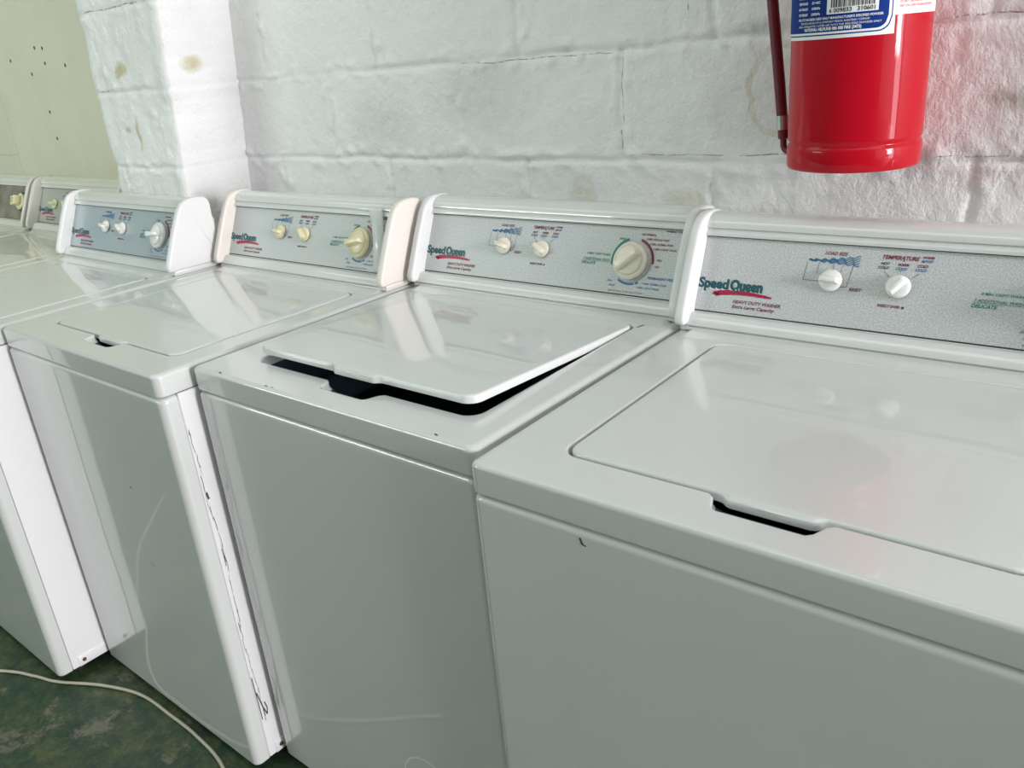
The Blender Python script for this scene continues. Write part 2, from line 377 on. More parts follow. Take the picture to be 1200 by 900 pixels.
slab('floor', XL, XR + 3, YF - 1, .9, -0.1, 0, M['floor'], 'worn and dirty green painted concrete floor', 'floor')

# ------------------------------------------------------------------ washing machine
W = 0.651; H = 0.914; T = 0.0417; D = 0.705; ZB = 0.028
SL = 0.44; CS = 1 / math.sqrt(1 + SL * SL)
PANEL_M = Matrix(((1, 0, 0, 0), (0, SL * CS, -CS, 0.558), (0, CS, SL * CS, H), (0, 0, 0, 1)))   # local u, v, n of the sloping fascia

def rrect(x0, x1, y0, y1, r, z, k=8, side=None, front=None):
    """rounded rectangle loop, same vertex count for every size; starts front left, runs along the front first"""
    n = 26; pts = []
    def sd(a, b_):
        return [(a[0] + (b_[0] - a[0]) * i / n, a[1] + (b_[1] - a[1]) * i / n) for i in range(1, n)]
    def corner(cx, cy, a0):
        return [(cx + r * math.cos(math.radians(a0 + 90 * i / k)), cy + r * math.sin(math.radians(a0 + 90 * i / k))) for i in range(k + 1)]
    if front: fr = front(x0 + r, x1 - r, y0)
    else: fr = sd((x0 + r, y0), (x1 - r, y0))
    pts += corner(x0 + r, y0 + r, 180) + fr + corner(x1 - r, y0 + r, 270) + sd((x1, y0 + r), (x1, y1 - r)) + corner(x1 - r, y1 - r, 0) + sd((x1 - r, y1), (x0 + r, y1)) + corner(x0 + r, y1 - r, 90) + sd((x0, y1 - r), (x0, y0 + r))
    return [(a, c_, z) for a, c_ in pts]
def notch(dep, a=0.280, b_=0.412, s=0.020, inset=0.0):
    a += inset; b_ -= inset
    def fn(xa, xb, y0):
        key = [(a, y0), (a + s * .35, y0 - dep * .2), (a + s * .7, y0 - dep * .8), (a + s, y0 - dep), (b_ - s, y0 - dep), (b_ - s * .7, y0 - dep * .8), (b_ - s * .35, y0 - dep * .2), (b_, y0)]
        out = [(xa + (a - xa) * i / 9, y0) for i in range(1, 9)] + key[:4] + [(a + s + (b_ - a - 2 * s) * .5, y0 - dep)] + key[4:]
        rest = 25 - len(out)
        out += [(b_ + (xb - b_) * i / (rest + 1), y0) for i in range(1, rest + 1)]
        return out
    return fn
OX0, OX1, OY0, OY1 = 0.0860, 0.5860, 0.0755, 0.514
def top_mesh():
    bm = bmesh.new(); L = []
    z0 = H - T
    L.append(rrect(0.010, W - .010, 0.010, D - .004, 0.012, z0, front=notch(0)))
    L.append(rrect(0.001, W - .001, 0.001, D, 0.015, z0, front=notch(0)))
    L.append(rrect(0, W, 0, D, 0.015, z0 + .002, front=notch(0)))
    r = 0.0075
    for a in range(0, 7):
        t = math.radians(15 * a); i = r * (1 - math.cos(t)); L.append(rrect(i * 1.7, W - i * 1.7, i, D - i, max(0.015 - i, .006), H - r + r * math.sin(t), front=notch(0)))
    L.append(rrect(0.03, W - .03, .03, D - .03, 0.012, H, front=notch(0)))
    # slightly sunken lid opening
    for off, z in ((.006, 0), (.003, 0), (.0012, -.0006), (0, -.0025), (0, -.010)):
        L.append(rrect(OX0 - off, OX1 + off, OY0 - off, OY1 + off, 0.026, H + z, front=notch(.030, inset=-off * .5)))
    L.append(rrect(OX0 + .004, OX1 - .004, OY0 + .004, OY1 - .004, 0.024, H - .016, front=notch(.026)))
    L.append(rrect(OX0 + .006, OX1 - .006, OY0 + .006, OY1 - .006, 0.024, H - .022, front=notch(.003)))
    L.append(rrect(OX0 + .007, OX1 - .007, OY0 + .007, OY1 - .007, 0.024, H - .036, front=notch(.002)))
    rg_ = loops_mesh(bm, L)
    for q in (-1, -2):
        for v_ in rg_[q]:
            for f in v_.link_faces:
                if all(w_.co.z < H - .0155 for w_ in f.verts): f.material_index = 1  # opening walls below the lip coloured dark, painting the shade under the lid
    # raised rear ledge running up to the console
    prof = [(0.517, 0.0002), (0.523, 0.0012), (0.530, 0.0035), (0.538, 0.0055), (0.550, 0.006), (0.575, 0.006), (0.575, -0.004), (0.517, -0.004)]
    xa, xb = 0.020, W - 0.020
    rg = [[(x + (0.010 if k_ == 0 else 0) , y, H + (z if k_ else min(z, .0002))) for y, z in prof] for k_, x in ((0, xa - .010), (1, xa + .012), (1, xb - .012))] + [[(xb + .0, y, H + min(z, .0002)) for y, z in prof]]
    loops_mesh(bm, rg, True, True)
    return finish(bm, 'top_panel', True, math.radians(50))
def lid_mesh():
    bm = bmesh.new(); L = []
    hy = 0.510
    def loop(i, z, r=.022, d=0.0): 
        return [(a, c_ - hy, zz) for a, c_, zz in rrect(0.0900 + i, 0.5820 - i, 0.0805 + i, 0.510 - i, r, z, front=notch(d, 0.288, 0.404, .016))]
    L.append(loop(.010, -.012, .014, .004)); L.append(loop(.004, -.0135, .020, .005)); L.append(loop(.0005, -.012, .022, .008)); L.append(loop(0, -.008, .022, .008))
    for a in range(0, 6):
        t = math.radians(18 * a); i = .0040 * (1 - math.cos(t)); L.append(loop(i, -.003 + .004 * math.sin(t), .022, .008 * (1 - a / 6)))
    L.append(loop(.016, .0012, .016, 0))
    loops_mesh(bm, L, True, True)
    return finish(bm, 'lid', True, math.radians(50))
def tub_mesh():
    bm = bmesh.new()
    c_ = Matrix.Translation((0.3305, 0.30, 0))
    L = [rrect(0.082, 0.579, 0.081, 0.508, .026, H - .034), rrect(0.09, 0.57, 0.09, 0.50, .05, H - .10), rrect(0.12, 0.54, 0.10, 0.49, .15, H - .16), rrect(0.12, 0.54, 0.10, 0.49, .15, H - .50)]
    loops_mesh(bm, L, False, True)
    return finish(bm, 'tub', True)
def front_mesh():
    bm = bmesh.new(); z0, z1 = ZB, H - T - .0028
    L = []
    r = 0.011
    def plan(i, z):
        k = 8; rr = 0.015
        pts = [(i, 0.032)] + [(i + rr - rr * math.cos(math.radians(90 * a / k)), i + rr - rr * math.sin(math.radians(90 * a / k))) for a in range(k + 1)]
        pts += [(i + rr + (W - 2 * i - 2 * rr) * a / 10, i) for a in range(1, 10)]
        pts += [(W - i - rr + rr * math.sin(math.radians(90 * a / k)), i + rr - rr * math.cos(math.radians(90 * a / k))) for a in range(k + 1)] + [(W - i, 0.032)]
        return [(a, c_, z) for a, c_ in pts]
    L.append(plan(.004, z0)); L.append(plan(0.001, z0 + .001)); L.append(plan(0, z0 + .004))
    for q in range(1, 12): L.append(plan(0, z0 + (z1 - z0 - r) * q / 12))
    for a in range(0, 7):
        t = math.radians(15 * a); L.append(plan(r * .8 * (1 - math.cos(t)), z1 - r + r * math.sin(t)))
    loops_mesh(bm, L, True, True)
    return finish(bm, 'front_panel', True, math.radians(50))
def body_mesh():
    bm = bmesh.new()
    add_box(bm, 0.0008, W - .0008, 0.0335, D - .004, ZB, H - T - .0022, 0.003, 2); bm.normal_update()
    bmesh.ops.delete(bm, geom=[f for f in bm.faces if f.normal.z > .9 and f.calc_area() > .1], context='FACES')
    return finish(bm, 'cabinet', True, math.radians(60))
def side_foot_mesh():
    bm = bmesh.new()
    add_box(bm, W - .002, W + .0012, 0.050, 0.48, ZB + .0005, ZB + .030, 0.0012, 2)
    return finish(bm, 'base_rail', True)
def foot_mesh():
    bm = bmesh.new(); lathe(bm, [(0.0, 0), (0.018, 0), (0.019, .003), (0.019, .008), (0.016, .011), (0.006, .012), (0.006, .034), (0, .034)], 20)
    return finish(bm, 'levelling_foot', True, math.radians(40))
HOUSE = [(.560, .0), (.547, .0005), (.546, .003), (.546, .0075), (.5505, .0085), (.5505, .0105), (.5465, .0115), (.548, .015), (.556, .0265), (.5605, .029), (.566, .0293), (.572, .0285), (.5765, .034),
         (.628, .151), (.6205, .1465), (.6165, .1475), (.6165, .1505), (.6185, .1545), (.6225, .1565), (.6235, .1585), (.6205, .1605), (.6215, .165), (.626, .172), (.633, .1775), (.643, .1805), (.656, .181), (.670, .179), (.681, .173), (.686, .163), (.688, .125), (.695, .120), (.696, .0)]
def sweep_x(bm, prof, x0, x1):
    loops_mesh(bm, [[(x0, y, H + z) for y, z in prof], [(x1, y, H + z) for y, z in prof]], True, True)
def housing_mesh():
    bm = bmesh.new(); sweep_x(bm, HOUSE, 0.012, W - 0.012)
    for v_ in bm.verts: v_.co.z += 0.0045 if v_.co.z < H + .002 else 0
    return finish(bm, 'console_housing', True, math.radians(38))
CAP = [(.538, .012), (.533, .016), (.5325, .024), (.536, .036), (.553, .074), (.571, .114), (.588, .148), (.596, .162), (.605, .1725), (.616, .1795), (.630, .1835), (.655, .1845), (.674, .181), (.684, .1735), (.6875, .160), (.687, .135), (.690, .085), (.688, .016), (.684, .012)]
def cap_mesh(w_, right):
    bm = bmesh.new(); x0 = 0.0; x1 = w_; cy = sum(p[0] for p in CAP) / len(CAP); cz = sum(p[1] for p in CAP) / len(CAP)
    def ins(i):
        out = []
        n = len(CAP)
        for k in range(n):
            a, b_, c_ = Vector(CAP[k - 1]), Vector(CAP[k]), Vector(CAP[(k + 1) % n])
            t = (c_ - a).normalized(); nn = Vector((t.y, -t.x)); cc = Vector((cy, cz)) - b_
            if nn.dot(cc) < 0: nn = -nn
            out.append(b_ + nn * i)
        return out
    L = []; r = .0055
    for a in range(0, 5):
        t = math.radians(22.5 * a); L.append([(x0 + r * (1 - math.sin(t)), p.x, H + p.y) for p in ins(r * (1 - math.cos(t)))][::1] if False else [(x0 + r * (1 - math.sin(t)), p.x, H + p.y) for p in ins(r * (1 - math.sin(math.radians(90) - t)) * 1.0)])
    L = []
    for a in range(5):
        t = math.radians(22.5 * a); L.append([(x0 + r - r * math.cos(t), p.x, H + p.y) for p in ins(r - r * math.sin(t))])
    for a in range(5):
        t = math.radians(90 - 22.5 * a); L.append([(x1 - r + r * math.cos(t), p.x, H + p.y) for p in ins(r - r * math.sin(t))])
    loops_mesh(bm, L, True, True)
    # base strip below the cap
    add_box(bm, 0.004 if not right else 0.0, w_ if not right else w_ - .004, .549, .694, H + .0002, H + .016, .001, 1)
    return finish(bm, 'end_cap', True, math.radians(50))
PV0, PV1 = 0.0350, 0.1585
def fascia_mesh():
    bm = bmesh.new(); add_box(bm, 0.020, W - .020, PV0, PV1, -.003, 0, .0004, 1)
    return finish(bm, 'control_panel', False)
def gap_shade_mesh():  # dark strip painting the shade in the gap around the panel
    bm = bmesh.new(); add_box(bm, 0.020, W - .020, PV0 - .0022, PV1 + .0016, -.0042, -.0012, 0)
    return finish(bm, 'panel_gap_shade', False)
def small_knob_mesh():
    bm = bmesh.new()
    lathe(bm, [(0.0165, 0.0015), (0.017, .003), (0.0168, .0055), (0.0155, .0075), (0.013, .0088), (0.006, .0095), (0, .0096)], 40)
    add_box(bm, -.0055, .0055, -.0145, .0145, .004, .021, .002, 3)
    for v_ in bm.verts:
        if v_.co.z > .0105:
            k = (v_.co.z - .0105) / .0105; v_.co.x *= 1 - .35 * k; v_.co.y *= 1 - .12 * k
    return finish(bm, 'selector_knob', True, math.radians(45))
def timer_knob_mesh():
    bm = bmesh.new()
    lathe(bm, [(0.0330, 0.002), (0.0345, .004), (0.0345, .007), (0.0325, .010), (0.0290, .0115), (0.0285, .0105), (0.027, .0105), (0.0262, .0135), (0.024, .0155), (0.012, .0165), (0, .0166)], 56)
    add_box(bm, -.0095, .0095, -.0250, .0235, .010, .031, .0025, 3)
    for v_ in bm.verts:
        if v_.co.z > .017:
            k = (v_.co.z - .017) / .014; v_.co.x *= 1 - .28 * k; v_.co.y *= 1 - .06 * k
        if v_.co.y < -.018 and v_.co.z > .010 and abs(v_.co.x) < .012: v_.co.x *= .55
    return finish(bm, 'timer_knob', True, math.radians(45))
def skirt_mesh():
    bm = bmesh.new(); lathe(bm, [(0.0375, 0.0002), (0.0375, .0015), (0.0365, .0022), (0.028, .0022), (0, .0022)], 56)
    return finish(bm, 'timer_dial', True, math.radians(40))
def arc(bm, cx, cy, r0, r1, a0, a1, n=20):
    for i in range(n):
        p = [math.radians(a0 + (a1 - a0) * (i + k) / n) for k in (0, 1)]
        quad(bm, [(cx + r0 * math.cos(p[0]), cy + r0 * math.sin(p[0])), (cx + r1 * math.cos(p[0]), cy + r1 * math.sin(p[0])), (cx + r1 * math.cos(p[1]), cy + r1 * math.sin(p[1])), (cx + r0 * math.cos(p[1]), cy + r0 * math.sin(p[1]))])
K1 = (0.230, 0.103); K2 = (0.325, 0.103); K3 = (0.528, 0.096)
def print_brand():
    bm = bmesh.new(); put_text(bm, 'Speed', 0.020, 0.0735, 0.0225, bold=0.05, width=0.052, z=.0008); put_text(bm, 'Queen', 0.0745, 0.0735, 0.0225, bold=0.065, width=0.0545, z=.0008); return raw(bm, 'brand_lettering')
def print_brand_white():
    bm = bmesh.new(); put_text(bm, 'Speed', 0.0182, 0.0718, 0.0225, bold=0.055, width=0.052, z=.0004); put_text(bm, 'Queen', 0.0730, 0.0718, 0.0225, bold=0.065, width=0.0545, z=.0004); return raw(bm, 'brand_outline')
def print_swoosh():
    bm = bmesh.new(); top = []; bot = []
    n = 28
    for i in range(n + 1):
        t = i / n; x = 0.047 + 0.098 * t; y = 0.0650 + 0.0035 * math.sin(math.pi * t) + .001 * t
        th = 0.0034 * (1 - t) ** .6 * min(1, t * 7 + .15) + 0.0014; th *= 1 + .35 * noise.noise(Vector((t * 23, 1, 0)))
        top.append((x, y + th)); bot.append((x, y - th * .9 - .0006 * noise.noise(Vector((t * 40, 9, 0)))))
    for i in range(n): quad(bm, [bot[i], bot[i + 1], top[i + 1], top[i]], .0006)
    quad(bm, [(0.053, .0605), (0.056, .0605), (0.060, .066), (0.048, .067)], .0006)
    return raw(bm, 'brand_swoosh')
def print_red():
    bm = bmesh.new()
    put_text(bm, 'HEAVY DUTY WASHER', 0.083, 0.0520, 0.0078, bold=.02, shear=.3, width=.078)
    put_text(bm, 'Extra Large Capacity', 0.083, 0.0440, 0.0078, bold=.02, shear=.3, width=.070)
    put_text(bm, 'LOAD SIZE', K1[0], 0.1425, .0070, bold=.025, shear=.3, align='CENTER', width=.034)
    put_text(bm, 'RESET', K1[0] + .027, 0.0905, .0062, bold=.03, shear=.3, width=.019)
    put_text(bm, 'TEMPERATURE', K2[0] - .030, 0.1425, .0080, bold=.035, shear=.3, width=.050)
    put_text(bm, 'WARM', K2[0] - .007, 0.1335, .0056, bold=.04, shear=.3, width=.015)
    put_text(bm, 'COLD', K2[0] + .019, 0.1335, .0056, bold=.04, shear=.3, width=.014)
    put_text(bm, 'WARM', K2[0] + .024, 0.1465, .0050, bold=.03, shear=.3, width=.015)
    put_text(bm, 'ENERGY SAVER', K2[0] - .024, 0.0715, .0058, bold=.03, shear=.2, width=.030)
    x, y = K3
    put_text(bm, 'NORMAL', x + .010, y + .0485, .0058, bold=.02, shear=.2, width=.030)
    for i, s in enumerate(['14 MIN. REGULAR WASH', '10 MIN. NORMAL WASH', '6 MIN. LIGHT WASH']):
        put_text(bm, s, x + .020 + .009 * i, y + .0405 - .0085 * i, .0056, shear=.2, bold=.015, width=.046)
    put_text(bm, 'SPIN', x + .048, y + .004, .0052, shear=.2, bold=.015); put_text(bm, 'OFF', x + .046, y - .008, .0052, shear=.2, bold=.015)
    arc(bm, x, y, .0395, .0440, -2, 74)
    return raw(bm, 'red_printing')
def print_blue():
    bm = bmesh.new()
    for q in range(5):      # rising water waves
        pts = []
        for i in range(33):
            t = i / 32; x = K1[0] - .038 + .074 * t
            pts.append((x, 0.1325 + (q - 1.2) * .0034 * t ** 1.3 + .0016 * math.sin(t * 38 + q * .6)))
        stroke(bm, pts[:], .0013 if q else .0016)
    put_text(bm, 'COLD', K2[0] - .009, 0.1275, .0056, bold=.04, shear=.3, width=.015); put_text(bm, 'COLD', K2[0] + .017, 0.1275, .0056, bold=.04, shear=.3, width=.015)
    put_text(bm, 'RINSE', K2[0] + .023, 0.1413, .0050, bold=.03, shear=.3, width=.016)
    x, y = K3
    arc(bm, x, y, .0395, .0435, 238, 285, 12); arc(bm, x, y, .0395, .0435, 289, 298, 4)
    put_text(bm, 'PERMANENT PRESS', x + .036, y - .0290, .0066, bold=.03, shear=.25, width=.058)
    put_text(bm, '10 MIN. NORMAL WASH', x + .028, y - .0395, .0052, shear=.2, bold=.015, width=.048)
    put_text(bm, '4 MIN. LIGHT WASH', x + .018, y - .0475, .0052, shear=.2, bold=.015, width=.046)
    put_text(bm, 'SPIN', x - .045, y - .0400, .0050, shear=.2, bold=.015); put_text(bm, 'RINSE', x - .040, y - .0480, .0050, shear=.2, bold=.015)
    return raw(bm, 'blue_printing')
def print_teal():
    bm = bmesh.new(); x, y = K3
    arc(bm, x, y, .0395, .0440, 108, 192)
    put_text(bm, '8 MIN. LIGHT WASH', x - .098, y + .0065, .0056, shear=.2, bold=.01, width=.050)
    put_text(bm, '7 ADDITIONAL WASH', x - .106, y - .0035, .0060, shear=.3, bold=.01, width=.060)
    put_text(bm, 'DELICATE', x - .108, y - .0115, .0072, shear=.3, bold=.02, width=.032)
    stroke(bm, [(x - .106, y - .0047), (x - .044, y - .0047)], .0006)
    put_text(bm, 'RINSE', x - .034, y + .038, .0050, shear=.2, bold=.015)
    return raw(bm, 'teal_printing')
def print_black():
    bm = bmesh.new()
    put_text(bm, 'HOT', K2[0] - .030, 0.1335, .0056, bold=.03, shear=.3, width=.013); put_text(bm, 'COLD', K2[0] - .033, 0.1275, .0056, bold=.03, shear=.3, width=.015)
    for dx, dy in ((-.024, .0215), (-.001, .0235), (.0235, .0215)):
        if dx < -.01: stroke(bm, [(K2[0] + dx, K2[1] + dy), (K2[0] - .0155, K2[1] + .0135)], .0006)
        elif dx > .01: stroke(bm, [(K2[0] + dx, K2[1] + dy), (K2[0] + .015, K2[1] + .0135)], .0006)
        else: stroke(bm, [(K2[0] + dx, K2[1] + dy - .002), (K2[0] + dx, K2[1] + dy)], .0008)
    for dx, dy in ((0, .0375), (.026, .0375)): quad(bm, [(K2[0] + dx - .0016, K2[1] + dy), (K2[0] + dx + .0016, K2[1] + dy), (K2[0] + dx, K2[1] + dy + .0022)])
    quad(bm, [(K2[0] + .009, .0715), (K2[0] + .012, .0715), (K2[0] + .012, .0748), (K2[0] + .009, .0748)])
    x, y = K1
    for s_, b0 in ((-1, -.040), (1, .028)):
        stroke(bm, [(x + b0, y + .026), (x + b0 - .003 * (s_ > 0) - .002, y - .002 - .006 * (s_ > 0)), (x + (-.014 if s_ < 0 else .008), y - .002 - .006 * (s_ > 0))], .0006)
    stroke(bm, [(x - .022, y + .027), (x - .0235, y + .010)], .0006); stroke(bm, [(x, y + .028), (x, y + .016)], .0005); stroke(bm, [(x + .014, y + .028), (x + .011, y + .014)], .0005)
    put_text(bm, 'PUSH TO SELECT CYCLE - PULL TO START', K3[0] - .040, 0.0385, .0042, shear=.2, width=.072)
    put_text(bm, 'FABRIC CARE', K3[0] + .058, 0.1530, .0046, shear=.1, bold=.02, width=.038)
    return raw(bm, 'black_printing')

BLOCKS = (('caption_lettering', 0.0, .18), ('load_size_printing', .18, .274), ('temperature_printing', .274, .38), ('timer_printing', .38, 1.0))
def print_block(lo, hi):
    """all printing of one block of the fascia, in its colours"""
    bm = bmesh.new()
    for k, (key, fn) in enumerate((('r', print_red), ('bl', print_blue), ('t', print_teal), ('k', print_black))):
        me = cached(key, fn)
        for p in me.polygons:
            if lo <= p.center.x < hi:
                f = bm.faces.new([bm.verts.new(me.vertices[i].co) for i in p.vertices]); f.material_index = k
    bmesh.ops.remove_doubles(bm, verts=bm.verts, dist=1e-7)
    return raw(bm, 'printing')
def pnl(co, z): return PANEL_M @ Vector((*co, z))
def washer(name, loc, yaw, label, enam, plast, panel, knobs, spins, lid_deg=0.0, printed=True, old=False, side=None, u_shift=0.0):
    root = bpy.data.objects.new(name, None); COL.objects.link(root); root.location = loc; root.rotation_euler = (0, 0, yaw)
    tag(root, label, 'washing machine', 'top loading washing machines in a row'); root.empty_display_size = .1
    side = side or M['enamel_lit_side']
    link('cabinet', cached('body', body_mesh), side, root, wn=True)
    fp = link('front_panel', cached('front', front_mesh), enam, root, wn=True)
    link('base_rail', cached('rail', side_foot_mesh), side, root)
    for x in (.05, W - .05):
        for y in (.06, D - .06):
            f_ = link('levelling_foot', cached('foot', foot_mesh), M['rubber'], root); f_.location = (x, y, 0)
    sc = link('screw', cached('screw', lambda: (lambda bm: (lathe(bm, [(0.0052, 0), (.0050, .0012), (.003, .0022), (0, .0022)], 16), finish(bm, 'screw'))[1])(bmesh.new())), M['rust'], root)
    sc.location = (W + .0010, .064, ZB + .015); sc.rotation_euler = (0, math.radians(90), 0)
    link('top_panel', cached('top', top_mesh), [enam, M['dark']], root, wn=True)
    link('tub', cached('tub', tub_mesh), M['dark'], root)
    ld = link('lid', cached('lid', lid_mesh), enam, root, wn=True); ld.location = (0, .510, H + (.0 if not lid_deg else .0015)); ld.rotation_euler = (math.radians(-lid_deg), 0, 0)
    link('console_housing', cached('house', housing_mesh), enam if plast is not M['plastic_cream'] else M['enamel'], root, True)
    link('end_cap', cached('capL', lambda: cap_mesh(.0185, False)), plast, root).location = (0.0012, 0, 0)
    link('end_cap', cached('capR', lambda: cap_mesh(.0185, True)), plast, root).location = (W - .0197, 0, 0)
    pn = link('control_panel', cached('fascia', fascia_mesh), panel, root); pn.matrix_local = PANEL_M
    link('panel_gap_shade', cached('gap_shade', gap_shade_mesh), M['gap_shade'], root).matrix_local = PANEL_M
    if printed:
        for nm, key, fn, mt_ in (('brand_outline', 'bw', print_brand_white, M['white_print']), ('brand_lettering', 'b', print_brand, M['brand_print']), ('brand_swoosh', 'sw', print_swoosh, M['swoosh_red'])):
            link(nm, cached(key, fn), mt_, pn)
        for nm, lo, hi in BLOCKS:
            link(nm, cached(nm, lambda: print_block(lo, hi)), [M['red_print'], M['blue_print'], M['green_print'], M['black_print']], pn)
    base = PANEL_M
    if not old:
        for co, sp in ((K1, spins[0]), (K2, spins[1])):
            kb = link('selector_knob', cached('sk', small_knob_mesh), knobs, root)
            kb.matrix_local = base @ Matrix.Translation((co[0] + u_shift, co[1], 0)) @ Matrix.Rotation(math.radians(sp), 4, 'Z')
        dl = link('timer_dial', cached('dial', skirt_mesh), M['panel'] if panel is M['panel'] else M['panel_dark'], root); dl.matrix_local = base @ Matrix.Translation((*K3, 0.0006))
        kb = link('timer_knob', cached('tk', timer_knob_mesh), knobs, root); kb.matrix_local = base @ Matrix.Translation((*K3, 0.002)) @ Matrix.Rotation(math.radians(spins[2]), 4, 'Z')
    else:
        dl = link('timer_dial', cached('dial', skirt_mesh), M['rubber'], root); dl.matrix_local = base @ Matrix.Translation((.545, .100, 0.0006)) @ Matrix.Scale(.95, 4)
        def mk():
            bm = bmesh.new(); lathe(bm, [(0.030, 0.002), (0.0305, .009), (0.028, .0115), (0.012, .0125), (0, .0125)], 40)
            add_box(bm, -.0165, .0165, -.0165, .0165, .009, .036, .003, 3)
            return finish(bm, 'timer_knob', True, math.radians(45))
        kb = link('timer_knob', cached('sqk', mk), knobs, root); kb.matrix_local = base @ Matrix.Translation((.545, .100, 0.002)) @ Matrix.Rotation(math.radians(spins[2]), 4, 'Z')
        def mk2():
            bm = bmesh.new(); 
            for a, b_, c_, d_ in ((-.008, .008, .006, .008), (-.008, .008, -.008, -.006), (-.008, -.006, -.008, .008), (.006, .008, -.008, .008)): quad(bm, [(a, c_), (b_, c_), (b_, d_), (a, d_)], .0364)
            return raw(bm, 'knob_marking')
        link('knob_marking', cached('sqm', mk2), M['rust'], kb)
    return root

A = math.radians
w1 = washer('washing_machine', (-0.012, 0.0, 0), 0.0182 * .5, 'rightmost white top loading washer, lid shut, below the red fire extinguisher',
            M['enamel'], M['plastic'], M['panel'], M['knob_white'], (-92, -38, -55))
w2 = washer('washing_machine', (-0.6870, 0.0311, 0), -0.0034, 'white top loading washer whose lid sits ajar with a dark gap under its front edge',
            M['enamel'], M['plastic'], M['panel'], M['knob_cream'], (75, 60, 128), lid_deg=3.3)
w1.scale.x = 1.024; w2.scale.x = 1.016
w3 = washer('washing_machine', (-1.3502, -0.0276, 0), -0.0052, 'white top loading washer with cream console end caps and film peeling off its panel',
            M['enamel'], M['plastic_cream'], M['panel'], M['knob_yellow'], (85, 45, 100))
w4 = washer('washing_machine', (-2.0144, -0.1426, 0), -0.0038, 'white top loading washer pushed furthest forward, standing in front of the block pillar',
            M['enamel'], M['plastic'], M['panel_dark'], M['knob_white'], (80, 60, 95))
w5 = washer('washing_machine', (-2.670, 0.04, 0), 0, 'top loading washer set back beyond the pillar, with pale green yellow knobs',
            M['enamel_old'], M['plastic_aged'], M['panel_aged'], M['knob_green'], (85, 30, 100), u_shift=-.085)
w6 = washer('washing_machine', (-3.346, 0.04, 0), 0, 'old washer at the far left with brown tarnished panel and square yellowed knob',
            M['enamel_old'], M['plastic_aged'], M['panel_brown'], M['knob_yellow'], (0, 0, 12), printed=False, old=True)

# clear film peeling off the third machine's panel
bm = bmesh.new(); rows = []
for i in range(25):
    t = i / 24; row = []
    for j in range(7):
        s_ = j / 6
        u = 0.548 + .036 * t ** 1.4 + .014 * math.sin(math.pi * t) + (.044 - .016 * t) * s_
        v_ = 0.176 - 0.140 * t; n_ = .002 + .016 * math.sin(math.pi * min(1, t * 1.05)) ** .8 * (0.35 + .65 * math.sin(math.pi * (s_ * .8 + .1))) + (.010 * (1 - t) ** 4)
        row.append(bm.verts.new((u, v_, n_)))
    rows.append(row)
for a, b_ in zip(rows, rows[1:]):
    for j in range(6): bm.faces.new((a[j], a[j + 1], b_[j + 1], b_[j]))
fl = link('peeling_film', finish(bm, 'peeling_film'), M['film'], w3); fl.matrix_local = PANEL_M
so = fl.modifiers.new('thickness', 'SOLIDIFY'); so.thickness = .0004
fl['label'] = 'clear plastic film curling off'

# wear marks
def marks(name, parent, pts_list, mat, w0, f):
    bm = bmesh.new()
    for pts, w_ in pts_list:
        P = [Vector(p) for p in pts]
        for a, b_ in zip(P, P[1:]):
            d = (b_ - a).normalized(); n_ = Vector((-d.y, d.x)) * w_ / 2
            c4 = [(a.x - n_.x, a.y - n_.y), (b_.x - n_.x, b_.y - n_.y), (b_.x + n_.x, b_.y + n_.y), (a.x + n_.x, a.y + n_.y)]
            bm.faces.new([bm.verts.new(f(*c_)) for c_ in c4])
    return link(name, raw(bm, name), mat, parent)
# side seam of machine three: y,z coordinates on its right side
S_ = []
random.seed(3)
z = 0.80
while z > 0.14:
    ln = random.uniform(.008, .045); wd = random.uniform(.0004, .0011); yy = 0.036 + random.uniform(0, .003) + (0.006 * abs(math.sin(z * 9)) if z < .75 else 0.0)
    S_.append(([(yy, z), (yy + random.uniform(-.0015, .0015), z - ln * .5), (yy + random.uniform(-.001, .002), z - ln)], wd)); z -= ln * random.uniform(.2, 1.2)
S_.append(([(.040, .67), (.042, .655)], .004)); S_.append(([(.038, .20), (.044, .16), (.050, .135), (.053, .150), (.050, .168)], .0024)); S_.append(([(.036, .24), (.037, .13)], .0018))
marks('paint_scratches', w3, S_, M['chip'], 0, lambda y, z_: (W + .0003, y, z_))
# chips along the front edge of machine two
marks('paint_chips', w2, [([(.078, .0075), (.084, .0072)], .003), ([(.205, .0080), (.212, .0075)], .0022), ([(.222, .008), (.226, .008)], .002), ([(.575, .010), (.582, .008)], .0025), ([(.604, .534), (.612, .535)], .004), ([(.592, .500), (.598, .530)], .003)], M['chip'], 0, lambda x, y: (x, y, H + .0003 if y > .02 else H - .0006 + .0011))
marks('paint_chips', w3, [([(.43, .64), (.433, .636)], .004), ([(.42, .46), (.435, .452)], .0012)], M['chip'], 0, lambda x, z_: (x, -.0004, z_))
marks('paint_chips', w1, [([(.16, .858), (.163, .850)], .0025), ([(.163, .850), (.168, .849)], .0015)], M['chip'], 0, lambda x, z_: (x, -.0004, z_))
# faint ring rubbed on the front of machine two
ringp = [(.462 + .062 * math.cos(A(a)), .215 + .062 * math.sin(A(a))) for a in range(-150, 175, 9)]
marks('ring_mark', w2, [(ringp, .0035)], M['faint'], 0, lambda x, z_: (x, -.0003, z_))

